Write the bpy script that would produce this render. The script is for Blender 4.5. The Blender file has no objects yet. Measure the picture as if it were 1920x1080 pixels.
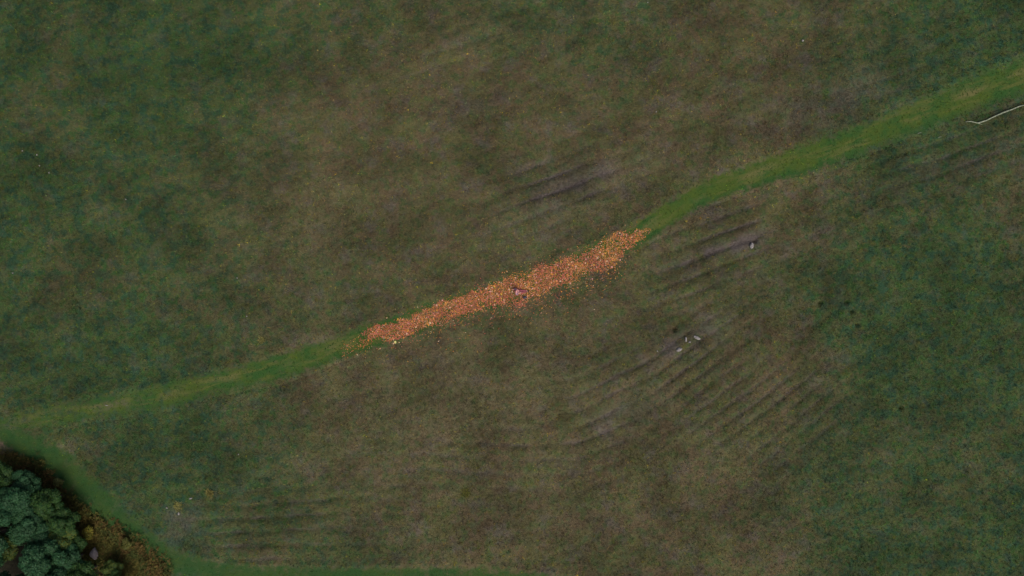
import bpy, bmesh, math, random
import numpy as np
from mathutils import Vector, Matrix

# ------------------------------------------------------------------ camera, sky, sun, exposure
S = bpy.context.scene
COL = S.collection
CAM_H = 67.0                       # drone height
SC = 87.0 / 1920.0                 # metres on the ground for one photograph pixel
cd = bpy.data.cameras.new('camera'); cam = bpy.data.objects.new('camera', cd); COL.objects.link(cam)
cam.location = (0, 0, CAM_H); cam.rotation_euler = (0, 0, 0)
cd.sensor_width = 36; cd.lens = 18.0 / (43.5 / CAM_H); cd.clip_end = 6000; cd.clip_start = 0.5
S.camera = cam
SUN_EL, SUN_AZ = 60.0, 152.0       # azimuth clockwise from +Y: from below, a little right
w = bpy.data.worlds.new('World'); S.world = w; w.use_nodes = True
wn = w.node_tree.nodes; bg = wn['Background']
sky = wn.new('ShaderNodeTexSky'); sky.sky_type = 'NISHITA'; sky.sun_disc = False; sky.dust_density = 6.0; sky.air_density = .8; sky.ozone_density = .6
sky.sun_elevation = math.radians(SUN_EL); sky.sun_rotation = math.radians(SUN_AZ)
w.node_tree.links.new(sky.outputs[0], bg.inputs[0]); bg.inputs[1].default_value = 0.10
sd = bpy.data.lights.new('sun', 'SUN'); sd.energy = 1.4; sd.angle = math.radians(22); sd.color = (1, .93, .82)
sun = bpy.data.objects.new('sun', sd); COL.objects.link(sun)
az, el = math.radians(SUN_AZ), math.radians(SUN_EL)
tosun = Vector((math.sin(az) * math.cos(el), math.cos(az) * math.cos(el), math.sin(el)))
sun.rotation_euler = tosun.to_track_quat('Z', 'Y').to_euler(); sun.location = (0, 0, 40)
S.view_settings.view_transform = 'Standard'; S.view_settings.look = 'None'
S.view_settings.gamma = 1; S.view_settings.use_curve_mapping = False
S.view_settings.exposure = 0.17

rng = np.random.default_rng(11)
random.seed(5)

# ------------------------------------------------------------------ helpers
def P(px, py, h=0.0):              # photograph pixel -> ground place of a thing whose middle is h metres up
    k = SC * (CAM_H - h) / CAM_H
    return ((px - 960) * k, (540 - py) * k)

def tag(o, label=None, cat=None, group=None, kind=None):
    if label: o['label'] = label
    if cat: o['category'] = cat
    if group: o['group'] = group
    if kind: o['kind'] = kind
    return o

def link(name, me, mat=None, parent=None):
    o = bpy.data.objects.new(name, me); COL.objects.link(o)
    if mat and me is not None and not me.materials: me.materials.append(mat)
    if parent: o.parent = parent
    return o

def empty(name, loc, rz=0):
    o = bpy.data.objects.new(name, None); COL.objects.link(o)
    o.location = loc; o.rotation_euler = (0, 0, rz); o.empty_display_size = .3
    return o

def mesh_np(name, V, F, smooth=False, attrs=None, colors=None):
    V = np.asarray(V, np.float32); F = np.asarray(F, np.int32); k = F.shape[1]
    me = bpy.data.meshes.new(name)
    me.vertices.add(len(V)); me.vertices.foreach_set('co', V.ravel())
    me.loops.add(F.size); me.loops.foreach_set('vertex_index', F.ravel())
    me.polygons.add(len(F)); me.polygons.foreach_set('loop_start', np.arange(0, F.size, k, dtype=np.int32))
    me.update(calc_edges=True)
    if smooth: me.polygons.foreach_set('use_smooth', np.ones(len(F), bool))
    for n, a in (attrs or {}).items():
        at = me.attributes.new(n, 'FLOAT', 'POINT'); at.data.foreach_set('value', np.asarray(a, np.float32).ravel())
    for n, a in (colors or {}).items():
        a = np.asarray(a, np.float32); a4 = np.ones((len(a), 4), np.float32); a4[:, :3] = a
        at = me.attributes.new(n, 'FLOAT_COLOR', 'POINT'); at.data.foreach_set('color', a4.ravel())
    return me

def _hash(ix, iy, seed):
    h = (ix * 374761393 + iy * 668265263 + seed * 974634533) & 0xFFFFFFFF
    h = ((h ^ (h >> 13)) * 1274126177) & 0xFFFFFFFF
    return ((h ^ (h >> 16)) & 0xFFFF) / 65535.0
def vn(x, y, sc, seed):            # smooth value noise 0..1
    x = np.asarray(x, float) * sc + 1000; y = np.asarray(y, float) * sc + 1000
    ix = np.floor(x).astype(np.int64); iy = np.floor(y).astype(np.int64)
    fx = x - ix; fy = y - iy; fx = fx * fx * (3 - 2 * fx); fy = fy * fy * (3 - 2 * fy)
    a = _hash(ix, iy, seed); b = _hash(ix + 1, iy, seed); c = _hash(ix, iy + 1, seed); d = _hash(ix + 1, iy + 1, seed)
    return (a * (1 - fx) + b * fx) * (1 - fy) + (c * (1 - fx) + d * fx) * fy
def fbm(x, y, sc, seed, n=3):
    t = 0; a = 1; s = 0
    for i in range(n): t = t + a * vn(x, y, sc * 2 ** i, seed + i * 17); s += a; a *= .5
    return t / s
def sstep(a, b, t):
    t = np.clip((t - a) / (b - a), 0, 1); return t * t * (3 - 2 * t)

# ------------------------------------------------------------------ lie of the land (all in metres on the ground)
MAIN = [(-80, 812, 26), (0, 800, 28), (90, 782, 30), (180, 764, 30), (300, 745, 32), (420, 715, 34), (520, 690, 34), (640, 650, 34), (720, 622, 32),
        (820, 588, 33), (920, 556, 34), (1000, 532, 36), (1090, 495, 36), (1180, 448, 32), (1250, 405, 31), (1330, 358, 34), (1420, 328, 36),
        (1530, 292, 38), (1640, 252, 40), (1740, 212, 42), (1830, 176, 44), (1930, 140, 46), (2080, 90, 46)]
BRANCH = [(-70, 800, 20), (20, 822, 30), (90, 858, 42), (140, 905, 46), (200, 965, 46), (262, 1018, 42), (330, 1056, 34), (420, 1074, 27), (560, 1082, 26),
          (720, 1086, 30), (880, 1090, 36), (1010, 1098, 34), (1120, 1118, 34), (1250, 1150, 34)]
def resample(pts, step=.18):
    p = np.array([(*P(a, b), h * SC * .76) for a, b, h in pts])
    out = []
    for i in range(len(p) - 1):    # Catmull-Rom
        p0, p1, p2, p3 = p[max(i - 1, 0)], p[i], p[i + 1], p[min(i + 2, len(p) - 1)]
        n = max(2, int(np.hypot(*(p2 - p1)[:2]) / step))
        for t in np.arange(n) / n:
            out.append(.5 * (2 * p1 + (p2 - p0) * t + (2 * p0 - 5 * p1 + 4 * p2 - p3) * t * t + (3 * p1 - p0 - 3 * p2 + p3) * t ** 3))
    return np.array(out)
MAINC, BRANCHC = resample(MAIN), resample(BRANCH)

def path_t(x, y):                  # 0 on a path's middle line, 1 on its edge, more outside
    best = np.full(np.shape(x), 9.0)
    xf = np.asarray(x).ravel(); yf = np.asarray(y).ravel(); bf = best.ravel()
    for C in (MAINC[::3], BRANCHC[::3]):
        lo = C[:, :2].min(0) - 5; hi = C[:, :2].max(0) + 5
        idx = np.where((xf > lo[0]) & (xf < hi[0]) & (yf > lo[1]) & (yf < hi[1]))[0]
        for k in range(0, len(idx), 20000):
            j = idx[k:k + 20000]
            d = np.hypot(xf[j, None] - C[None, :, 0], yf[j, None] - C[None, :, 1]) / C[None, :, 2]
            bf[j] = np.minimum(bf[j], d.min(1))
    return bf.reshape(np.shape(x))

def blob(x, y, cx, cy, rx, ry, ang=0):     # pixel-sized soft ellipse
    X, Y = P(cx, cy); a = math.radians(ang); dx, dy = x - X, y - Y
    u = (dx * math.cos(a) + dy * math.sin(a)) / (rx * SC); v = (-dx * math.sin(a) + dy * math.cos(a)) / (ry * SC)
    return np.exp(-(u * u + v * v))

# old cultivation ridges: one family sweeps from level (lower left) to steep (right), others run with the path
_gx = np.arange(-200, 2200, 4.0)
_sl = np.interp(_gx, [330, 640, 800, 950, 1080, 1230, 1400, 1600], [0, -.05, -.20, -.42, -.60, -.66, -.62, -.54])
_cy = np.cumsum(_sl) * 4
def furrow(x, y):                  # (height, trough mask)
    px = x / SC + 960; py = 540 - y / SC
    wob = (fbm(x, y, .22, 91, 3) - .5) * 16
    sl = np.interp(px, _gx, _sl); c = np.interp(px, _gx, _cy)
    phA = (py - c + wob) * np.cos(np.arctan(sl)) / 27.0
    brk = sstep(.28, .58, fbm(x, y, .26, 33, 3))
    mA = (blob(x, y, 1215, 735, 200, 105, 34) * 1.1 + blob(x, y, 1470, 770, 140, 90, 30) * .8 + blob(x, y, 900, 855, 170, 50, 10) * .6
          + blob(x, y, 500, 985, 200, 75, 0) * .85)
    dirB = math.radians(19)
    phB = ((py - 540) * math.cos(dirB) + (px - 960) * math.sin(dirB) + wob * .8) / 29.0
    mB = (blob(x, y, 1380, 450, 130, 75, 19) * 1.1 + blob(x, y, 1790, 290, 150, 60, 19) * .8 + blob(x, y, 1060, 345, 150, 70, 22) * 1.1
          + blob(x, y, 1700, 130, 160, 60, 20) * .35 + blob(x, y, 850, 90, 130, 50, 24) * .5 + blob(x, y, 1290, 560, 90, 60, 25) * .7)
    mA = np.clip(mA, 0, 1) * (.2 + .8 * brk); mB = np.clip(mB, 0, 1) * (.3 + .7 * brk)
    mB = mB * (1 - np.clip(mA, 0, 1))
    rut = lambda ph: 1 - 2 * np.exp(-((ph - np.round(ph)) / .19) ** 2)      # broad ridge, narrow furrow
    wA = rut(phA); wB = rut(phB)
    z = .12 * (mA * wA + mB * wB)
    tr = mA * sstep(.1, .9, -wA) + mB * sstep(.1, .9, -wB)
    return z, tr

HOLES = [(1265, 618, .20), (1415, 452, .20), (1538, 568, .18), (1586, 567, .20), (1606, 609, .14), (1690, 766, .16), (1597, 584, .16)]
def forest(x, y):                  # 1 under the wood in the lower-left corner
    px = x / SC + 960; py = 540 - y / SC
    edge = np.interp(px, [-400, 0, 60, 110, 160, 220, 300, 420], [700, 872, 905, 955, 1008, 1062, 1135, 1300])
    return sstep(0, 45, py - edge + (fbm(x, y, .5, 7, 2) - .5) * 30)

def masks(x, y):
    px = x / SC + 960; py = 540 - y / SC
    pt = path_t(x, y)
    _, tr = furrow(x, y)
    n = fbm(x, y, .13, 50, 4)
    lush_vignette = (.95 * sstep(760, 60, px - .15 * py) + .95 * sstep(1330, 1800, px + .25 * (py - 540)) + .35 * sstep(260, 0, py))  # greener grass at the sides, with a vignette's edge darkening painted in
    lush_vignette = np.clip(lush_vignette * (.55 + .9 * n) + (n - .52) * .9, 0, 1)
    earth = .75 * tr * sstep(.30, .62, fbm(x, y, .6, 61, 3))  # bare soil in the furrows, its colour also making up for weak shade
    e2 = (blob(x, y, 1390, 455, 60, 14, 19) * 1.1 + blob(x, y, 1320, 478, 50, 12, 19) + blob(x, y, 1290, 645, 60, 22, 28) * 1.1 + blob(x, y, 1075, 355, 110, 34, 22) * .8
          + blob(x, y, 1160, 790, 70, 30, 32) * .6 + blob(x, y, 1560, 190, 130, 40, 20) * .5 + blob(x, y, 880, 200, 60, 26, 20) * .45 + blob(x, y, 1790, 310, 120, 30, 19) * .4
          + blob(x, y, 340, 985, 40, 40) * .5)
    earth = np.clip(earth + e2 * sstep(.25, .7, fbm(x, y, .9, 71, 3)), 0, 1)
    warm = np.clip(blob(x, y, 5, 832, 45, 20, 10) * 1.3 + blob(x, y, 130, 935, 24, 40, 40) * .8 + blob(x, y, 205, 1000, 20, 45, 40) * .7 + blob(x, y, 290, 1060, 20, 40, 40) * .8
                   + blob(x, y, 215, 758, 60, 8, 8) * .6, 0, 1) * sstep(.2, .6, fbm(x, y, 1.1, 77, 3))
    dry = np.clip(blob(x, y, 820, 745, 260, 110, 8) * .7 + blob(x, y, 580, 390, 170, 110, 20) * .5 + blob(x, y, 850, 90, 130, 35, 24) * .6 + blob(x, y, 1130, 330, 160, 60, 22) * .3
                  + blob(x, y, 1000, 900, 500, 150, 5) * .25, 0, 1) * (.4 + .6 * sstep(.35, .65, fbm(x, y, .35, 83, 3)))
    return dict(dry=dry, lush_vignette=lush_vignette, earth=earth, warm=warm, wood=forest(x, y)), pt

def height(x, y, pt=None, detail=True):
    x = np.asarray(x, float); y = np.asarray(y, float)
    if pt is None: pt = path_t(x, y)
    off = sstep(.75, 1.35, pt)
    fz, _ = furrow(x, y)
    z = (fbm(x, y, .05, 3, 2) - .5) * .5 + fz * off
    z = z + (fbm(x, y, .8, 21, 3) - .5) * .24 * off
    if detail: z = z + (vn(x, y, 3.1, 29) - .5) * .07 * off
    z = z - .05 * (1 - off)
    for hx, hy, r in HOLES:
        X, Y = P(hx, hy); d2 = ((x - X) ** 2 + (y - Y) ** 2) / (r * r); z = z - .42 * np.exp(-d2 * d2)
    R = np.hypot(x, y); z = z + sstep(70, 900, R) * (fbm(x, y, .004, 5, 3) - .45) * 60
    return z

# ------------------------------------------------------------------ materials
class NT:
    def __init__(s, name):
        s.m = bpy.data.materials.new(name); s.m.use_nodes = True; s.t = s.m.node_tree; s.n = s.t.nodes
        s.b = s.n['Principled BSDF']; s.b.inputs['Roughness'].default_value = .85; s.b.inputs['Specular IOR Level'].default_value = .15
    def lk(s, a, b): s.t.links.new(a, b)
    def pos(s): return s.n.new('ShaderNodeNewGeometry').outputs['Position']
    def attr(s, n, c=False):
        a = s.n.new('ShaderNodeAttribute'); a.attribute_name = n; return a.outputs['Color' if c else 'Fac']
    def noise(s, sc, det=3, rough=.55, vec=None, rot=0, stretch=None, off=0):
        mp = s.n.new('ShaderNodeMapping'); s.lk(vec or s.pos(), mp.inputs[0])
        mp.inputs['Rotation'].default_value = (0, 0, math.radians(rot)); mp.inputs['Location'].default_value = (off, off * .7, 0)
        if stretch:                # TEXTURE order: turn first, then stretch along the turned axes
            mp.vector_type = 'TEXTURE'; mp.inputs['Scale'].default_value = tuple(1 / q for q in stretch)
        t = s.n.new('ShaderNodeTexNoise'); s.lk(mp.outputs[0], t.inputs['Vector'])
        t.inputs['Scale'].default_value = sc; t.inputs['Detail'].default_value = det; t.inputs['Roughness'].default_value = rough
        return t.outputs[0]
    def rng(s, v, a, b, c=0., d=1.):
        r = s.n.new('ShaderNodeMapRange'); r.interpolation_type = 'SMOOTHSTEP'; s.lk(v, r.inputs[0])
        for i, q in enumerate((a, b, c, d)): r.inputs[i + 1].default_value = q
        return r.outputs[0]
    def math(s, op, a, b):
        r = s.n.new('ShaderNodeMath'); r.operation = op
        for i, q in enumerate((a, b)):
            if isinstance(q, (int, float)): r.inputs[i].default_value = q
            else: s.lk(q, r.inputs[i])
        return r.outputs[0]
    def mix(s, f, a, b, mode='MIX'):
        r = s.n.new('ShaderNodeMix'); r.data_type = 'RGBA'; r.blend_type = mode
        for i, q in ((0, f), (6, a), (7, b)):
            if isinstance(q, (int, float)): r.inputs[i].default_value = q
            elif isinstance(q, tuple): r.inputs[i].default_value = (*q, 1)
            else: s.lk(q, r.inputs[i])
        return r.outputs[2]
    def bump(s, h, dist, st=1.0):
        b = s.n.new('ShaderNodeBump'); s.lk(h, b.inputs['Height']); b.inputs['Distance'].default_value = dist; b.inputs['Strength'].default_value = st
        s.lk(b.outputs[0], s.b.inputs['Normal'])

OLIVE, BROWN, GREEN, TEAL, MAUVE, STRAW = (.088, .084, .036), (.098, .076, .042), (.032, .069, .020), (.020, .057, .031), (.090, .077, .066), (.16, .14, .05)
def meadow_color(m):
    n2 = m.noise(.42, 5, .6); n3 = m.noise(1.5, 4, .6, off=31); n4 = m.noise(5.5, 3, .6, off=57)
    st = m.noise(1.0, 4, .6, rot=23, stretch=(.35, 1.7, 1), off=12)
    c = m.mix(m.rng(n2, .42, .58), OLIVE, BROWN)
    lush_vignette = m.attr('lush_vignette')
    g = m.math('ADD', m.math('MULTIPLY', lush_vignette, .75), m.rng(n3, .48, .62, 0, .55))
    c = m.mix(m.math('MINIMUM', g, 1.0), c, GREEN)  # deep green also carries the painted darkening of the sides
    tl = m.math('MULTIPLY', m.rng(m.noise(1.1, 4, .6, off=90), .47, .60), m.math('ADD', m.math('MULTIPLY', lush_vignette, .65), .22))
    c = m.mix(tl, c, TEAL)
    c = m.mix(m.math('MULTIPLY', m.rng(m.noise(.55, 5, .7, off=140), .50, .68, 0, .7), m.rng(lush_vignette, 0, 1, 1, .4)), c, MAUVE)
    c = m.mix(m.rng(m.noise(2.6, 3, .6, off=170), .58, .74, 0, .5), c, BROWN)
    c = m.mix(m.rng(m.noise(9, 2, .5, off=210), .66, .76, 0, .55), c, STRAW)
    c = m.mix(m.rng(m.noise(1.9, 3, .6, off=250), .56, .72, 0, .6), c, (.080, .082, .018))
    c = m.mix(m.math('MULTIPLY', m.attr('dry'), m.rng(m.noise(2.2, 4, .65, off=610), .38, .62)), c, (.125, .110, .060))
    c = m.mix(m.attr('earth'), c, m.mix(n4, (.058, .047, .041), (.120, .104, .098)))  # bare soil patches; along furrows the tone is partly painted shade
    c = m.mix(m.attr('warm'), c, m.mix(n4, (.10, .07, .05), (.17, .12, .09)))
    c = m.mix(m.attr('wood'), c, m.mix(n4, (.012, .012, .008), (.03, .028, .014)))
    v = m.math('ADD', m.math('ADD', m.rng(n4, .3, .7, -.16, .16), m.math('ADD', m.rng(n3, .3, .7, -.10, .10), m.rng(m.noise(.21, 5, .6, off=500), .36, .64, -.20, .20))), m.rng(st, .32, .68, .90, 1.10))
    vv = m.n.new('ShaderNodeCombineXYZ')
    for i in range(3): m.lk(v, vv.inputs[i])
    return m.mix(1.0, c, vv.outputs[0], 'MULTIPLY'), n4

def mat_meadow():
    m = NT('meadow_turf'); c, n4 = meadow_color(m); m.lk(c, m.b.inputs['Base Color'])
    m.bump(m.noise(9, 5, .7, off=5), .12); return m.m
def mat_tuft():
    m = NT('grass_tuft'); c, _ = meadow_color(m)
    c = m.mix(m.attr('onpath'), c, m.mix(m.rng(m.noise(.45, 4, .6, off=8), .40, .60), (.026, .074, .016), (.058, .090, .016)))
    m.lk(m.mix(1.0, c, m.attr('tint', True), 'MULTIPLY'), m.b.inputs['Base Color']); return m.m
def mat_path():
    m = NT('path_turf'); c, n4 = meadow_color(m)
    a = m.attr('across')
    pv = m.n.new('ShaderNodeCombineXYZ'); m.lk(m.attr('along'), pv.inputs[0]); m.lk(m.attr('wide'), pv.inputs[1]); pv = pv.outputs[0]
    g = m.mix(m.rng(m.noise(.45, 4, .6, off=8), .40, .60), (.026, .076, .016), (.054, .088, .014))
    g = m.mix(m.rng(m.noise(1.2, 4, .6, vec=pv, stretch=(.22, 1.3, 1), off=77), .50, .66, 0, .85), g, m.mix(m.attr('worn'), (.034, .070, .018), (.090, .102, .026)))
    wear = m.math('MULTIPLY', m.rng(a, -.55, .1), m.rng(a, .75, .1))
    wear = m.math('MULTIPLY', wear, m.rng(m.noise(.5, 4, .65, vec=pv, stretch=(.4, 1, 1), off=300), .48, .64))
    g = m.mix(m.math('MULTIPLY', wear, m.attr('worn')), g, (.12, .115, .042))
    g = m.mix(m.rng(a, -.35, -.8, 0, .7), g, (.020, .062, .016))
    g = m.mix(m.rng(m.attr('worn'), 0, 1, .55, 0), g, (.016, .056, .018))
    g = m.mix(m.rng(n4, .35, .7, 0, .35), g, (.028, .065, .014))
    e = m.math('ADD', m.attr('inside'), m.rng(m.noise(1.3, 5, .7, off=400), .3, .7, -.42, .42))
    c = m.mix(m.rng(e, .02, .85), c, g)
    m.lk(c, m.b.inputs['Base Color']); m.bump(m.noise(8, 4, .6, off=5), .04); return m.m
def mat_attr(name, a='tint', rough=.7, trans=0.):
    m = NT(name); m.lk(m.attr(a, True), m.b.inputs['Base Color']); m.b.inputs['Roughness'].default_value = rough
    return m.m
def mat_noise(name, c1, c2, sc, bump=0, rough=.8, det=4):
    m = NT(name); tc = m.n.new('ShaderNodeTexCoord').outputs['Object']
    n = m.noise(sc, det, .6, vec=tc); m.lk(m.mix(m.rng(n, .32, .68), c1, c2), m.b.inputs['Base Color'])
    m.b.inputs['Roughness'].default_value = rough
    if bump: m.bump(n, bump)
    return m.m

M_MEADOW, M_TUFT, M_PATH = mat_meadow(), mat_tuft(), mat_path()
M_PETAL = mat_attr('petals', rough=.6)
M_LEAF = mat_attr('leaves', rough=.55)
M_FROND = mat_attr('bracken_fronds', rough=.8)
M_BARK = mat_noise('bark', (.05, .04, .03), (.11, .09, .07), 9, .03)
M_STONE = mat_noise('stone', (.15, .14, .135), (.32, .305, .30), 8, .02)
M_BOULDER = mat_noise('boulder', (.20, .165, .155), (.30, .26, .245), 5, .04)
M_STICK = mat_noise('bleached_wood', (.18, .21, .15), (.30, .33, .24), 6, .01)

# ------------------------------------------------------------------ ground: one sheet out to the horizon
fine = .15
def axis(h):
    f = np.arange(-h, h + fine / 2, fine); o = h + np.cumsum(.3 * 1.23 ** np.arange(38))
    o = o[o < 3200]; return np.concatenate([-o[::-1], f, o])
ax, ay = axis(51.0), axis(31.0)
GX, GY = np.meshgrid(ax, ay)
mk, pt = masks(GX, GY)
GZ = height(GX, GY, pt)
nx, ny = len(ax), len(ay)
i = np.arange(nx * ny).reshape(ny, nx)
F = np.stack([i[:-1, :-1], i[:-1, 1:], i[1:, 1:], i[1:, :-1]], -1).reshape(-1, 4)
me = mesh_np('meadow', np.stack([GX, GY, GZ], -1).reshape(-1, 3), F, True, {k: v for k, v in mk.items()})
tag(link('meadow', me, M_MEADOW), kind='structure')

# ------------------------------------------------------------------ mown paths, draped just over the ground
def path_mesh(name, C, strength, worn):
    n = 25; u = np.linspace(-1.35, 1.35, n)
    d = np.gradient(C[:, :2], axis=0); d /= np.linalg.norm(d, axis=1)[:, None]
    N = np.stack([-d[:, 1], d[:, 0]], -1)
    wv = C[:, 2] * (1 + .25 * (vn(C[:, 0], C[:, 1], .35, 44) - .5))
    X = C[:, 0][:, None] + N[:, 0][:, None] * u * wv[:, None]; Y = C[:, 1][:, None] + N[:, 1][:, None] * u * wv[:, None]
    p = path_t(X, Y)
    Z = height(X, Y, p) + .03 - .075 * sstep(1.0, 1.35, np.abs(u))[None, :]
    k = np.arange(X.size).reshape(X.shape)
    F = np.stack([k[:-1, :-1], k[1:, :-1], k[1:, 1:], k[:-1, 1:]], -1).reshape(-1, 4)
    mk, _ = masks(X, Y)
    U = np.repeat(u[None], len(C), 0)
    along = np.repeat(np.concatenate([[0], np.cumsum(np.hypot(*np.diff(C[:, :2], axis=0).T))])[:, None], n, 1)
    fade = strength(X)
    ins = sstep(1.32, .25, np.abs(U)) * fade
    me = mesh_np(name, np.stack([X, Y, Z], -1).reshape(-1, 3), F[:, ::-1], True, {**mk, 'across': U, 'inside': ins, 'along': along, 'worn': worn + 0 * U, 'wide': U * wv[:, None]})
    return me
o = link('grass_path', path_mesh('grass_path', MAINC, lambda x: .52 + .48 * sstep(-38, -12, x), 1.0), M_PATH); tag(o, kind='structure')
o = link('field_edge_path', path_mesh('field_edge_path', BRANCHC, lambda x: .88 + 0 * x, .05), M_PATH); o.location.z = .012; tag(o, kind='structure')

# ------------------------------------------------------------------ meadow grass: uncountable tufts, real blades
def tufts(n, seed, lenr, wid, keep):
    r = np.random.default_rng(seed)
    x = r.uniform(-49, 49, n); y = r.uniform(-29, 29, n)
    mk, pt = masks(x, y)
    k = keep(x, y, mk, pt, r); x, y, pt = x[k], y[k], pt[k]; mk = {q: v[k] for q, v in mk.items()}
    n = len(x); z = height(x, y, pt) - .02 + .05 * sstep(1.3, 1.0, pt)
    B = 4
    tone = r.normal(1.05, .14, n).clip(.6, 1.5); hue = r.normal(0, .12, n)
    col = np.stack([tone * (1 + hue), tone, tone * (1 - .8 * hue)], -1)
    pale = r.random(n) < .025 + .15 * (1 - mk['lush_vignette']) * sstep(.45, .7, fbm(x, y, .25, 620, 3)); col[pale] *= np.array([2.2, 2.05, 1.4])
    yel = r.random(n) < .035; col[yel] *= np.array([1.9, 1.8, .5])
    short = 1 - .5 * sstep(1.2, .7, pt)
    L = r.uniform(*lenr, (n, B)) * short[:, None]; a = r.uniform(0, 6.283, (n, B)); lean = r.uniform(.35, 1.25, (n, B))
    wd = r.uniform(*wid, (n, B)) * .5
    cx = x[:, None] + r.normal(0, .03, (n, B)); cy = y[:, None] + r.normal(0, .03, (n, B)); cz = np.repeat(z[:, None], B, 1)
    tx, ty, tz = cx + np.cos(a) * np.sin(lean) * L, cy + np.sin(a) * np.sin(lean) * L, cz + np.cos(lean) * L
    px_, py_ = -np.sin(a) * wd, np.cos(a) * wd
    V = np.stack([np.stack([cx - px_, cy - py_, cz], -1), np.stack([cx + px_, cy + py_, cz], -1), np.stack([tx, ty, tz], -1)], 2).reshape(-1, 3)
    F = np.arange(len(V)).reshape(-1, 3)
    rp = lambda v: np.repeat(v, B * 3, 0)
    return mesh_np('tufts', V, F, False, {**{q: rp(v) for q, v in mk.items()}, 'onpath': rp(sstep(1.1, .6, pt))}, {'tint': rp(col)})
me = tufts(215000, 3, (.08, .22), (.03, .07),
           lambda x, y, mk, pt, r: (r.random(len(x)) < (1 - .75 * mk['earth']) * (1 - .9 * mk['wood']) * (.6 + .4 * sstep(.7, 1.15, pt)) * (.5 + .5 * fbm(x, y, .5, 201, 3) * 1.5)))
tag(link('meadow_grass', me, M_TUFT), 'rough olive and brown meadow grass growing over the old ridges', 'grass', kind='stuff')

# ------------------------------------------------------------------ petals strewn on the path
PET = [(640, 654, 14, .03), (658, 646, 18, .12), (680, 637, 18, .35), (702, 629, 15, .85), (735, 620, 17, 1), (770, 610, 19, 1), (820, 589, 19, 1), (870, 573, 20, 1), (905, 560, 23, 1), (940, 550, 26, 1),
       (987, 539, 30, 1), (1030, 521, 28, 1), (1060, 508, 27, 1), (1090, 497, 27, 1), (1140, 475, 28, 1), (1165, 461, 25, .95), (1180, 452, 20, .8), (1195, 444, 15, .65), (1208, 437, 8, .5), (1220, 431, 5, .1)]
pe = np.array(PET, float)
def petal_den(x, y):
    px = x / SC + 960; py = 540 - y / SC
    c = np.interp(px, pe[:, 0], pe[:, 1]); h = .87 * np.interp(px, pe[:, 0], pe[:, 2], left=0, right=0); dd = np.interp(px, pe[:, 0], pe[:, 3], left=0, right=0)
    t = (py - c + (fbm(x, y, .7, 301, 3) - .5) * 20 + (vn(x, y, 2.6, 307) - .5) * 8) / np.maximum(h, .5)
    core = sstep(1.25, .70, np.abs(t)) * dd
    patch = sstep(.26, .56, fbm(x, y, 1.1, 311, 4) + .04)
    gap = 1 - .75 * blob(x, y, 1040, 548, 26, 14, 10) - .55 * blob(x, y, 1160, 462, 14, 20, 40) - .5 * blob(x, y, 972, 562, 26, 6, 10)
    halo = .20 * np.exp(-np.maximum(np.abs(t) - 1, 0) * np.where(t > 0, 1.5, 3.5)) * (h > 1)
    return np.clip(core * (.22 + .78 * patch) * gap + halo * dd, 0, 1)
def petals(n, seed):
    r = np.random.default_rng(seed)
    x0, y0 = P(640, 690); x1, y1 = P(1225, 415)
    x = r.uniform(x0, x1, n); y = r.uniform(y0, y1, n)
    k = r.random(n) < petal_den(x, y); x, y = x[k], y[k]; n = len(x)
    z = height(x, y, detail=False) + .045 + r.uniform(0, .05, n)
    pal = np.array([(.62, .20, .035), (.56, .16, .09), (.52, .105, .07), (.66, .33, .05), (.60, .26, .17), (.74, .52, .33), (.40, .13, .10), (.42, .17, .035)])
    reg = .5 + (fbm(x, y, .7, 401, 3) - .5) * 1.8
    pr = np.stack([.30 + 0 * x, .22 + .5 * (reg - .5), .15 + .5 * (reg - .5), .13 - .3 * (reg - .5), .10 + 0 * x, .05 + 0 * x, .09 + 0 * x, .10 + 0 * x], -1).clip(.01, 1)
    pr /= pr.sum(1)[:, None]; ci = (pr.cumsum(1) < r.random(n)[:, None]).sum(1).clip(0, 7)
    col = pal[ci] * r.uniform(.6, 1.15, (n, 1)) * (.72 + .56 * fbm(x, y, 1.6, 433, 3))[:, None]
    col = col * .9 + col.mean(1)[:, None] * .10
    L = r.uniform(.025, .08, n); W = L * r.uniform(.45, .8, n); a = r.uniform(0, 6.283, n); t1 = r.normal(0, .35, n); t2 = r.normal(0, .35, n)
    ux, uy, uz = np.cos(a) * np.cos(t1), np.sin(a) * np.cos(t1), np.sin(t1)
    vx, vy, vz = -np.sin(a) * np.cos(t2), np.cos(a) * np.cos(t2), np.sin(t2)
    c = np.stack([x, y, z], -1); U = np.stack([ux, uy, uz], -1) * L[:, None]; Vv = np.stack([vx, vy, vz], -1) * W[:, None]
    up = np.array([0, 0, 1.]) * (L * .35)[:, None]
    V = np.stack([c - U, c + Vv * .6 + up * .4, c + U * 1.0 + up, c - Vv * .6 + up * .4], 1).reshape(-1, 3)
    b = np.arange(n) * 4
    F = np.concatenate([np.stack([b, b + 3, b + 1], -1), np.stack([b + 1, b + 3, b + 2], -1)])
    return mesh_np('petals', V, F, False, None, {'tint': np.repeat(col, 4, 0)})
tag(link('petal_carpet', petals(140000, 8), M_PETAL), 'orange and coral flower petals strewn along the green path', 'petals', kind='stuff')

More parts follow.
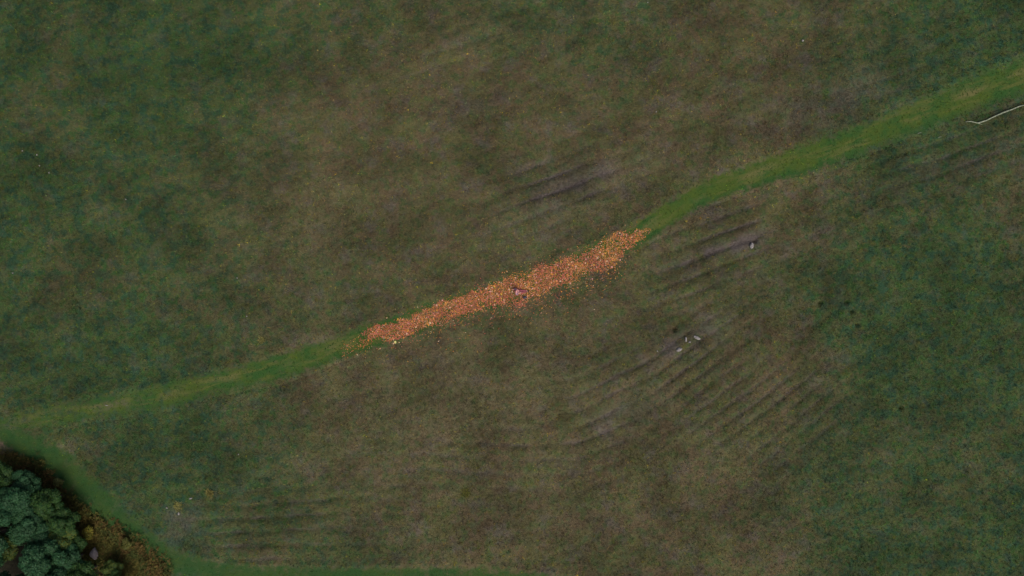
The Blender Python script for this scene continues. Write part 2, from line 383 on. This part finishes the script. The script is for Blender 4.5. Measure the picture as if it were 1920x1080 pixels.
# single flower heads that can be told apart
def flower_mesh(name, r0, c1, c2):
    V, F, C = [], [], []
    for ring, (n, rad, lift) in enumerate(((11, r0, .012), (8, r0 * .66, .035), (5, r0 * .34, .05))):
        for k in range(n):
            a = 2 * math.pi * (k + .5 * ring) / n; d = math.pi / n * 1.25; b = len(V)
            V += [(0, 0, lift * .7), (rad * .7 * math.cos(a - d), rad * .7 * math.sin(a - d), lift), (rad * math.cos(a), rad * math.sin(a), lift * .6), (rad * .7 * math.cos(a + d), rad * .7 * math.sin(a + d), lift)]
            F += [(b, b + 1, b + 2), (b, b + 2, b + 3)]; C += [c2 if ring else c1] * 4
    return mesh_np(name, V, F, False, None, {'tint': C})
FL = {'orange': flower_mesh('flower_orange', .085, (.55, .20, .03), (.62, .30, .05)), 'cream': flower_mesh('flower_cream', .09, (.60, .42, .27), (.66, .50, .34)),
      'gold': flower_mesh('flower_gold', .085, (.56, .31, .05), (.62, .39, .07)), 'pink': flower_mesh('flower_pink', .085, (.62, .28, .26), (.70, .38, .34))}
r = np.random.default_rng(77)
def put_flower(kind, x, y, label, group=None, s=1.0):
    o = link('flower_head', FL[kind], M_PETAL); o.location = (x, y, float(height(x, y)) + .07)
    o.rotation_euler = (random.uniform(-.4, .4), random.uniform(-.4, .4), random.uniform(0, 6)); o.scale = (s,) * 3
    return tag(o, label, 'flower', group)
x0, y0 = P(640, 690); x1, y1 = P(1225, 415)
cnt = {'orange': 0, 'cream': 0, 'gold': 0, 'pink': 0}
LIM = {'orange': 70, 'cream': 36, 'gold': 60, 'pink': 30}
for _ in range(60000):
    kd = random.choice([k for k in cnt if cnt[k] < LIM[k]] or ['']);
    if not kd: break
    x, y = random.uniform(x0, x1), random.uniform(y0, y1)
    if random.random() < float(petal_den(np.array([x]), np.array([y]))[0]) - .06:
        cnt[kd] += 1
        put_flower(kd, x, y, {'orange': 'orange flower head lying in the strewn petal strip', 'cream': 'pale cream flower head lying in the strewn petal strip',
                              'gold': 'golden yellow flower head lying in the strewn petal strip', 'pink': 'pink flower head lying in the strewn petal strip'}[kd], kd + ' flower heads among the petals', random.uniform(.6, 1.05))
x, y = P(741, 641.5)
FL['lime'] = flower_mesh('flower_lime', .11, (.60, .60, .2), (.66, .66, .27))
put_flower('lime', x, y, 'bright yellow-green flower head lying on grass just off the petals', None, 1.1)

# ------------------------------------------------------------------ the wood in the corner
def leaf_cloud(name, lobes, per, size, cols, seed):
    r = np.random.default_rng(seed); Vs, Cs = [], []
    for (cx, cy, cz, rad) in lobes:
        n = int(per * rad * rad)
        d = r.normal(0, 1, (n, 3)); d /= np.linalg.norm(d, axis=1)[:, None]; d[:, 2] = np.where(d[:, 2] < -.35, -d[:, 2], d[:, 2])
        bump = .82 + .36 * vn(d[:, 0] * 2 + cx, d[:, 1] * 2 + d[:, 2] * 1.7 + cy, 1.6, seed)
        rr = rad * bump * r.uniform(.62, 1.05, n) ** .6
        c = np.array([cx, cy, cz]) + d * rr[:, None] * np.array([1, 1, .8])
        nrm = d + r.normal(0, .45, (n, 3)) + np.array([0, 0, .35]); nrm /= np.linalg.norm(nrm, axis=1)[:, None]
        t = np.cross(nrm, r.normal(0, 1, (n, 3))); t /= np.linalg.norm(t, axis=1)[:, None]; b = np.cross(nrm, t)
        s = r.uniform(*size, n)[:, None]
        Vs.append(np.stack([c - t * s, c + b * s * .55, c + t * s, c - b * s * .55], 1).reshape(-1, 3))
        lob = r.uniform(.8, 1.2); ci = r.integers(0, len(cols), n)
        Cs.append(np.repeat(np.array(cols)[ci] * lob * r.uniform(.75, 1.25, (n, 1)), 4, 0))
    V = np.concatenate(Vs); C = np.concatenate(Cs)
    return mesh_np(name, V, np.arange(len(V)).reshape(-1, 4), False, None, {'tint': C})

def tube(bm, pts, rads, seg=7):
    rings = []
    for k, p in enumerate(pts):
        d = (Vector(pts[min(k + 1, len(pts) - 1)]) - Vector(pts[max(k - 1, 0)])).normalized()
        u = d.orthogonal().normalized(); v = d.cross(u)
        if rings: # keep rings from twisting
            ref = rings[-1][0].co - Vector(pts[k - 1]); u = (ref - d * ref.dot(d)).normalized(); v = d.cross(u)
        rings.append([bm.verts.new(Vector(p) + (u * math.cos(6.2832 * j / seg) + v * math.sin(6.2832 * j / seg)) * rads[k]) for j in range(seg)])
    for a, b in zip(rings, rings[1:]):
        for j in range(seg): bm.faces.new((a[j], a[(j + 1) % seg], b[(j + 1) % seg], b[j]))
    bm.faces.new(rings[0][::-1]); bm.faces.new(rings[-1])
def bm_mesh(name, bm, smooth=True):
    me = bpy.data.meshes.new(name); bmesh.ops.recalc_face_normals(bm, faces=bm.faces); bm.to_mesh(me); bm.free()
    if smooth:
        for p in me.polygons: p.use_smooth = True
    return me

TINT = {'blue': [(.017, .060, .026), (.024, .074, .031), (.014, .050, .018), (.034, .084, .034)],
        'mid': [(.019, .058, .014), (.027, .066, .013), (.016, .050, .018), (.040, .076, .018)],
        'olive': [(.064, .092, .016), (.046, .086, .020), (.088, .100, .018), (.034, .078, .028)]}
def make_tree(kind, seed, R, H):
    rd = random.Random(seed); lobes = []
    lobes.append((0, 0, H - R * .60, R * .50))
    for k in range(11):
        a = 2.4 * k + rd.uniform(-.3, .3); q = R * rd.uniform(.45, .88)
        lobes.append((q * math.cos(a), q * math.sin(a), H - R * .5 - q * rd.uniform(.35, .9), R * rd.uniform(.26, .44)))
    for k in range(7):
        a = rd.uniform(0, 6.28); q = R * rd.uniform(.1, .5)
        lobes.append((q * math.cos(a), q * math.sin(a), H - R * .28 - q * .4, R * rd.uniform(.18, .30)))
    cr = leaf_cloud('crown', lobes, 2300, (.055, .105), TINT[kind], seed)
    bm = bmesh.new(); lean = rd.uniform(-.2, .2)
    tube(bm, [(0, 0, -.4), (0, 0, .25), (lean * .4, .05, H * .3), (lean, .1, H * .62)], [.20, .15, .12, .07])
    for k in range(5):
        l = lobes[1 + 2 * k]; z0 = H * (.28 + .06 * k); q = z0 / H
        tube(bm, [(lean * q, .05, z0), (l[0] * .5, l[1] * .5, z0 + (l[2] - z0) * .6), (l[0] * .9, l[1] * .9, l[2])], [.07, .05, .025], 5)
    return cr, bm_mesh('trunk', bm)
PROTO = {(k, s): make_tree(k, s * 13 + len(k), 1.75, 5.0) for k in TINT for s in (1, 2)}
G = 'trees of the dark wood at the meadow corner'
TREES = [(-4, 893, .66, 'mid', 1, 'mid-green tree at the tip of the wood beside the pinkish bare earth'),
         (46, 908, .62, 'blue', 1, 'small blue-green tree against the ochre bracken at the tip of the wood'),
         (24, 945, .90, 'blue', 2, 'large blue-green tree right behind the small one at the wood tip'), (84, 944, .74, 'mid', 2, 'mid-green tree leaning out over the upper bracken edge'),
         (112, 980, .70, 'mid', 1, 'mid-green tree bulging over the bracken beside the yellow-green shrub'), (52, 992, .85, 'blue', 1, None), (-18, 1000, 1.1, 'blue', 2, None), (8, 1030, .62, 'olive', 1, 'olive-tinted tree beside the black gap in the canopy'),
         (108, 1018, .74, 'olive', 2, 'olive-tinted tree behind the broad blue-green crown'), (74, 1058, 1.05, 'blue', 2, 'broad blue-green crown standing in front of the black gap in the wood'),
         (124, 1058, .78, 'blue', 1, 'blue-green tree between the broad blue-green crown and the boulder'), (132, 1022, .60, 'mid', 2, 'small mid-green tree between olive tree and boulder'), (150, 1082, .80, 'mid', 1, None),
         (206, 1068, .46, 'olive', 1, 'small olive-tinted tree just below the pale boulder'), (214, 1096, .62, 'mid', 2, None), (100, 1100, 1.0, 'blue', 1, None), (20, 1110, .9, 'blue', 2, None), (-45, 945, 1.0, 'mid', 1, None), (-50, 1060, 1.0, 'blue', 1, None)]
for k, (px, py, s, kind, v, lab) in enumerate(TREES):
    H = 5.0 * s; x, y = P(px, py, H * .72)
    t = empty('broadleaf_tree', (x, y, float(height(x, y))), random.uniform(0, 6.28)); t.scale = (s, s, s * random.uniform(.95, 1.1))
    tag(t, lab or {'blue': 'blue-green leafy tree packed into the dark wood', 'mid': 'mid-green leafy tree packed into the dark wood'}[kind], 'tree', G)
    cr, tr = PROTO[(kind, v)]
    link('crown', cr, M_LEAF, t); link('trunk', tr, M_BARK, t)

# ochre bracken along the wood's edge
def bracken(n, seed):
    r = np.random.default_rng(seed)
    L = np.array([(-30, 866, 12), (30, 872, 15), (70, 895, 22), (105, 940, 20), (135, 978, 26), (170, 1008, 30), (215, 1035, 34), (255, 1062, 34), (300, 1100, 34)], float)
    q = r.integers(0, len(L) - 1, n); t = r.random(n)[:, None]; p = L[q] * (1 - t) + L[q + 1] * t
    d = (L[q + 1] - L[q])[:, :2]; d /= np.linalg.norm(d, axis=1)[:, None]
    o = r.normal(0, .55, n) * p[:, 2]; px = p[:, 0] - d[:, 1] * o; py = p[:, 1] + d[:, 0] * o
    x, y = (px - 960) * SC, (540 - py) * SC
    k = r.random(n) < .25 + .75 * sstep(.35, .6, fbm(x, y, 1.2, 511, 3)); x, y = x[k], y[k]; n = len(x)
    z = height(x, y); B = 5
    pal = np.array([(.082, .066, .016), (.064, .058, .014), (.092, .062, .020), (.044, .056, .014), (.080, .078, .018)])
    reg = (fbm(x, y, .5, 77, 2) * 7).astype(int) % 5
    ci = np.where(r.random(n) < .5, reg, r.integers(0, 5, n)); col = np.repeat(pal[ci] * r.uniform(.7, 1.3, (n, 1)), B * 4, 0)
    ln = r.uniform(.12, .30, (n, B)); a = r.uniform(0, 6.283, (n, B)); w_ = ln * .16; h = r.uniform(.05, .55, n)[:, None]
    bx, by, bz = np.repeat(x[:, None], B, 1), np.repeat(y[:, None], B, 1), np.repeat(z[:, None], B, 1)
    ca, sa = np.cos(a), np.sin(a)
    base = np.stack([bx, by, bz + h * .6], -1); mid = np.stack([bx + ca * ln * .5, by + sa * ln * .5, bz + h + .05], -1); tip = np.stack([bx + ca * ln, by + sa * ln, bz + h - ln * .25], -1)
    sd_ = np.stack([-sa * w_, ca * w_, 0 * w_], -1)
    V = np.stack([base, mid + sd_, tip, mid - sd_], 2).reshape(-1, 3)
    return mesh_np('bracken', V, np.arange(len(V)).reshape(-1, 4), False, None, {'tint': col})
tag(link('bracken', bracken(26000, 4), M_FROND), 'ochre brown bracken fringing the dark wood', 'bracken', kind='stuff')

def shrub(px, py, R, H, cols, label, seed):
    rd = random.Random(seed); x, y = P(px, py, H * .7)
    t = empty('shrub', (x, y, float(height(x, y))), 0); tag(t, label, 'shrub')
    lobes = [(rd.uniform(-.5, .5) * R, rd.uniform(-.5, .5) * R, H - R * rd.uniform(.4, .8), R * rd.uniform(.4, .6)) for _ in range(6)]
    link('foliage', leaf_cloud('foliage', lobes, 1800, (.04, .08), cols, seed), M_LEAF, t)
    bm = bmesh.new()
    for l in lobes[:4]: tube(bm, [(0, 0, -.2), (l[0] * .4, l[1] * .4, H * .4), (l[0], l[1], l[2])], [.04, .03, .015], 5)
    link('stem', bm_mesh('stem', bm), M_BARK, t)
shrub(164, 998, .62, 1.5, [(.13, .12, .014), (.10, .11, .016), (.15, .12, .02)], 'bright yellow-green shrub in the ochre bracken', 3)
shrub(238, 1020, .55, 1.0, [(.09, .09, .02), (.07, .08, .02)], 'pale yellow shrub where bracken meets the green path', 8)
shrub(110, 905, .5, 1.0, [(.075, .08, .02), (.06, .07, .02)], 'low olive shrub at the outer edge of the upper bracken', 12)

# ------------------------------------------------------------------ stones, stick
def rock(name, px, py, rx, ry, rz, label, mat, seed, group=None, rot=0, cat='stone', h=0):
    rd = random.Random(seed); bm = bmesh.new(); bmesh.ops.create_icosphere(bm, subdivisions=3, radius=1)
    for v in bm.verts:
        c = v.co.copy(); f = 1
        for a in range(5):
            n = Vector((math.sin(a * 2.1 + seed), math.cos(a * 1.7 + seed * 2), math.sin(a * 3.3 + seed * .7))).normalized(); d = c.dot(n) - .72
            if d > 0: v.co -= n * d * .8
        v.co *= 1 + .06 * math.sin(c.x * 5 + seed) * math.cos(c.y * 4 + c.z * 3)
        v.co.x *= rx; v.co.y *= ry; v.co.z *= rz
    o = link(name, bm_mesh(name, bm), mat); x, y = P(px, py)
    o.location = (x, y, float(height(x, y)) + rz * .55 + h); o.rotation_euler = (0, 0, rot); return tag(o, label, cat, group)
B3 = 'pale stones on the grey furrow'
rock('stone', 1285, 636, .09, .22, .12, 'upright-lying pale stone in the middle of the grey bare furrow', M_STONE, 1, B3, .1)
rock('stone', 1306, 633, .32, .13, .14, 'long pale stone at the upper end of the grey bare furrow', M_STONE, 2, B3, -.45)
rock('stone', 1272, 655, .27, .17, .14, 'rounded pale stone at the lower end of the grey bare furrow', M_STONE, 3, B3, .3)
rock('stone', 1292, 641, .13, .08, .08, 'small pale stone wedged between two larger ones on grey furrow', M_STONE, 4, B3, .4)
rock('stone', 1232, 658, .07, .07, .07, 'tiny white stone alone in the grass left of the grey furrow', M_STONE, 5)
rock('stone', 1408, 461, .17, .26, .17, 'pinkish pale stone beside the dark hole at end of a furrow', M_STONE, 6, None, -.2)
rock('stone', 1505, 76, .10, .09, .08, 'small white stone high in the brown meadow above the path', M_STONE, 7)
rock('stone', 358, 934, .16, .08, .08, 'small white stone on the level ridges above the yellow tuft', M_STONE, 9, None, .2)
rock('stone', 335, 963, .09, .12, .08, 'small grey-white stone below the yellow tuft on the ridges', M_STONE, 10)
rock('stone', 313, 952, .10, .07, .06, 'small flat pale stone left of the yellow tuft', M_STONE, 12)
rock('stone', 200, 760, .15, .05, .05, 'flat white stone on the worn end of the green path', M_STONE, 13)
rock('stone', 447, 852, .06, .06, .05, 'tiny pale stone below the left half of the green path', M_STONE, 14)
for k, (a, b) in enumerate([(69, 290), (75, 311), (42, 283), (93, 324), (237, 374), (25, 512), (1215, 4), (445, 521), (463, 593), (1230, 210)]):
    rock('pebble', a, b, .05, .07, .04, 'tiny pale pebble scattered in the rough meadow grass', M_STONE, 20 + k, 'pale pebbles in the meadow grass', k, 'pebble')
rock('boulder', 181, 1035, .42, .60, .55, 'large pinkish grey boulder among bracken and trees', M_BOULDER, 31, None, .1, 'boulder', 0.0)

bm = bmesh.new()
pts = []
for (a, b), h in zip([(1809, 228.5), (1818, 228.5), (1829, 231.5), (1833, 231), (1846, 227), (1860, 220), (1878, 212), (1895, 206), (1908, 200.5), (1919, 197.5), (1935, 190)], [.05, .1, .16, .17, .18, .2, .2, .19, .17, .14, .06]):
    x, y = P(a, b); pts.append((x, y, float(height(x, y, detail=False)) + h))
bx = Vector(pts[0]); pts = [tuple(Vector(p) - bx) for p in pts]
tube(bm, pts, [.035, .045, .05, .055, .052, .05, .055, .05, .045, .04, .025], 8)
o = link('fallen_branch', bm_mesh('fallen_branch', bm), M_STICK); o.location = bx
tag(o, 'long thin bleached bent branch lying on grass beside the green path', 'branch')
tw = [(1828.5, 231.5), (1834, 233), (1839, 234.5)]
bm = bmesh.new(); tube(bm, [(*(Vector((*P(*q), 0)) - Vector((bx.x, bx.y, 0))).xy, .14 - .03 * k) for k, q in enumerate(tw)], [.03, .022, .012], 6)
link('twig', bm_mesh('twig', bm), M_STICK, o)
for (a, b), l in (((1723, 250), 'short pale straw stick on the lower edge of the path'), ((1760, 258), 'tiny pale bent stick in grass below the path edge')):
    bm = bmesh.new(); tube(bm, [(-.16, -.05, 0), (0, .02, .03), (.15, .07, .01)], [.02, .028, .015], 6)
    s = link('stick', bm_mesh('stick', bm), M_STICK); x, y = P(a, b); s.location = (x, y, float(height(x, y)) + .12); tag(s, l, 'stick')

def tuft_thing(px, py, R, cols, label, seed, name='grass_tuft'):
    r = np.random.default_rng(seed); n = 160; a = r.uniform(0, 6.28, n); L = r.uniform(.2, .5, n); lean = r.uniform(.2, 1.2, n); q = R * np.sqrt(r.random(n)); b = r.uniform(0, 6.28, n)
    cx, cy = q * np.cos(b), q * np.sin(b); w_ = .025
    V = np.stack([np.stack([cx - np.sin(a) * w_, cy + np.cos(a) * w_, 0 * a], -1), np.stack([cx + np.sin(a) * w_, cy - np.cos(a) * w_, 0 * a], -1),
                  np.stack([cx + np.cos(a) * np.sin(lean) * L, cy + np.sin(a) * np.sin(lean) * L, np.cos(lean) * L], -1)], 1).reshape(-1, 3)
    C = np.repeat(np.array(cols)[r.integers(0, len(cols), n)], 3, 0)
    o = link(name, mesh_np(name, V, np.arange(len(V)).reshape(-1, 3), False, None, {'tint': C}), M_FROND)
    x, y = P(px, py); o.location = (x, y, float(height(x, y)) - .02); return tag(o, label, 'grass tuft')
tuft_thing(334, 949, .38, [(.26, .25, .07), (.20, .21, .05), (.30, .28, .12)], 'pale yellow grass tuft on the level ridges near small white stones', 5)
tuft_thing(394, 925, .28, [(.22, .19, .06), (.17, .17, .05)], 'faded yellow grass tuft right of the small white stones on the ridges', 6)
tuft_thing(492, 638, .22, [(.24, .22, .08), (.19, .19, .06)], 'pale straw tuft just above the left half of the green path', 7)
tuft_thing(873, 925, .45, [(.13, .13, .025), (.10, .11, .025)], 'mustard green grass tuft above the bottom green strip', 8)

# ------------------------------------------------------------------ the person sitting on the petals
def skin(name, verts, edges, rad, mat, parent, root=0, sub=2):
    me = bpy.data.meshes.new(name); me.from_pydata(verts, edges, [])
    o = bpy.data.objects.new(name, me); COL.objects.link(o)
    m = o.modifiers.new('s', 'SKIN'); m.use_smooth_shade = True
    for k, q in enumerate(rad):
        me.skin_vertices[0].data[k].radius = (q, q) if not isinstance(q, tuple) else q
    me.skin_vertices[0].data[root].use_root = True
    o.modifiers.new('u', 'SUBSURF').levels = sub; o.modifiers['u'].render_levels = sub
    dg = bpy.context.evaluated_depsgraph_get(); dg.update()
    nm = bpy.data.meshes.new_from_object(o.evaluated_get(dg)); nm.name = name
    bpy.data.objects.remove(o); 
    for p in nm.polygons: p.use_smooth = True
    nm.materials.clear()
    return link(name, nm, mat, parent)
M_SKIN = mat_noise('skin', (.52, .31, .22), (.60, .37, .27), 8, 0, .5)
M_TOP = mat_noise('mauve_cloth', (.30, .17, .22), (.40, .24, .29), 6, .01)
M_SCARF = mat_noise('pink_cloth', (.58, .24, .24), (.70, .36, .34), 9, .01)
M_TROU = mat_noise('plum_cloth', (.20, .05, .07), (.27, .09, .10), 6, .01)
M_SHOE = mat_noise('dark_leather', (.02, .018, .016), (.04, .035, .03), 9, 0, .5)
M_HAIR = mat_noise('hair', (.05, .03, .02), (.11, .07, .045), 14, .01, .5)
x, y = P(970.5, 546.5)
pr = empty('person', (x, y, float(height(x, y, detail=False)) + .04), math.radians(2)); tag(pr, 'person in mauve and pink sitting on the strewn petals, legs stretched out', 'person')
V, E, Rr = [], [], []
def add(p, r_, prev=None):
    V.append(p); Rr.append(r_); k = len(V) - 1
    if prev is not None: E.append((prev, k))
    return k
pel = add((0, 0, .12), .13); bel = add((-.05, 0, .27), .12, pel); che = add((-.10, 0, .43), .135, bel); nb = add((-.115, 0, .56), .075, che); nk = add((-.10, 0, .63), .05, nb)
h1 = add((-.085, 0, .70), .078, nk); h2 = add((-.09, 0, .78), .088, h1); h3 = add((-.09, 0, .85), .06, h2)
add((.0, 0, .735), .014, h1)       # nose
for s in (1, -1): add((-.095, s * .088, .745), .016, h2)   # ears
def limb(pts, rads, start):
    k = start
    for p, q in zip(pts, rads): k = add(p, q, k)
    return k
def hand(k, w0, dirv, side, up):
    d = Vector(dirv).normalized(); s = Vector(side).normalized(); u = Vector(up); w0 = Vector(w0)
    pm = add(tuple(w0 + d * .05), .027, k)
    for j, (o_, l) in enumerate(((-.030, .075), (-.010, .088), (.011, .082), (.031, .064))):
        b = add(tuple(w0 + d * .088 + s * o_), .010, pm); b = add(tuple(w0 + d * (.088 + l * .5) + s * o_ * 1.15 - u * .004), .009, b); add(tuple(w0 + d * (.088 + l) + s * o_ * 1.2 - u * .016), .008, b)
    b = add(tuple(w0 + d * .035 - s * .042), .011, pm); add(tuple(w0 + d * .075 - s * .062 - u * .006), .009, b)
for s in (1, -1):
    k = limb([(.03, s * .095, .115), (.24, s * .085, .125), (.44, s * .068, .13), (.62, s * .058, .10), (.80, s * .048, .075), (.86, s * .048, .06)], [.095, .082, .062, .058, .042, .04], pel)
    limb([(.895, s * .052, .11), (.91, s * .062, .21)], [.042, .030], k)
wl = (-.34, .17, .05); k = limb([(-.11, .15, .52), (-.14, .20, .48), (-.24, .235, .28), (-.31, .19, .12), wl], [.07, .058, .045, .038, .028], che); hand(k, wl, (-1, .15, -.12), (.15, 1, 0), (0, 0, 1))
wr = (.14, -.13, .235); k = limb([(-.11, -.15, .52), (-.12, -.20, .48), (-.04, -.25, .29), (.06, -.20, .25), wr], [.07, .058, .045, .038, .028], che); hand(k, wr, (.9, .35, -.12), (.35, -.9, 0), (0, 0, 1))
skin('body', V, E, Rr, M_SKIN, pr)
# clothes follow the same bones, a little larger
skin('top', [(0, 0, .13), (-.05, 0, .27), (-.10, 0, .43), (-.115, 0, .555), (-.11, .155, .52), (-.145, .205, .475), (-.24, .235, .28), (-.30, .20, .15), (-.11, -.155, .52), (-.125, -.205, .475), (-.04, -.25, .29), (.07, -.19, .252)],
     [(0, 1), (1, 2), (2, 3), (2, 4), (4, 5), (5, 6), (6, 7), (2, 8), (8, 9), (9, 10), (10, 11)], [.17, .165, .185, .10, .105, .10, .085, .062, .105, .10, .085, .062], M_TOP, pr, 1)
skin('trousers', [(0, 0, .115), (.03, .10, .115), (.24, .088, .125), (.44, .070, .13), (.62, .060, .102), (.79, .05, .08), (.03, -.10, .115), (.24, -.088, .125), (.44, -.070, .13), (.62, -.060, .102), (.79, -.05, .08)],
     [(0, 1), (1, 2), (2, 3), (3, 4), (4, 5), (0, 6), (6, 7), (7, 8), (8, 9), (9, 10)], [.15, .115, .10, .08, .072, .062, .115, .10, .08, .072, .062], M_TROU, pr)
for s in (1, -1):
    skin('shoe', [(.84, s * .05, .055), (.89, s * .054, .09), (.915, s * .062, .17), (.925, s * .066, .225)], [(0, 1), (1, 2), (2, 3)], [.058, .055, .048, .036], M_SHOE, pr)
skin('hair', [(-.10, 0, .855), (-.125, 0, .79), (-.14, 0, .72)], [(0, 1), (1, 2)], [.075, .092, .07], M_HAIR, pr, 1)
skin('headscarf', [(-.085, 0, .868), (-.125, 0, .80), (-.15, 0, .70), (-.17, 0, .58), (-.12, .07, .70), (-.12, -.07, .70)], [(0, 1), (1, 2), (2, 3), (2, 4), (2, 5)], [.088, .112, .10, .075, .055, .055], M_SCARF, pr, 1)
skin('scarf', [(.02, .10, .50), (-.03, .15, .585), (-.11, .14, .625), (-.185, .05, .615), (-.18, -.06, .61), (-.10, -.12, .605), (-.01, -.09, .575), (.06, .05, .45), (.10, .09, .34)],
     [(0, 1), (1, 2), (2, 3), (3, 4), (4, 5), (5, 6), (6, 0), (0, 7), (7, 8)], [.05, .055, .06, .055, .05, .05, .05, .055, .05], M_SCARF, pr, 2)
for s in (1, -1):
    bm = bmesh.new(); bmesh.ops.create_uvsphere(bm, u_segments=8, v_segments=6, radius=.011)
    e = link('eye', bm_mesh('eye', bm), M_SHOE, pr); e.location = (-.013, s * .034, .765)

# small dark bag by the petals' lower edge
x, y = P(984, 557.5)
bg_ = empty('bag', (x, y, float(height(x, y, detail=False)) + .03), .5); tag(bg_, 'small dark blue-grey bag lying on the petals below the sitting person', 'bag')
M_BAG = mat_noise('bag_cloth', (.03, .035, .05), (.07, .075, .10), 8, .01)
bm = bmesh.new(); bmesh.ops.create_cube(bm, size=1)
for v in bm.verts: v.co = Vector((v.co.x * .30, v.co.y * .20, v.co.z * .13 + .065))
bmesh.ops.bevel(bm, geom=bm.edges[:], offset=.04, segments=3, affect='EDGES'); link('pouch', bm_mesh('pouch', bm), M_BAG, bg_)
bm = bmesh.new(); bmesh.ops.create_cube(bm, size=1)
for v in bm.verts: v.co = Vector((v.co.x * .28, v.co.y * .13 + .04, v.co.z * .02 + .138))
bmesh.ops.bevel(bm, geom=bm.edges[:], offset=.008, segments=2, affect='EDGES'); link('flap', bm_mesh('flap', bm), M_BAG, bg_)
bm = bmesh.new(); tube(bm, [(.14, 0, .10), (.22, .10, .03), (.14, .22, .02), (-.05, .25, .02), (-.18, .14, .03), (-.14, 0, .10)], [.012] * 6, 6); link('strap', bm_mesh('strap', bm), M_SHOE, bg_)
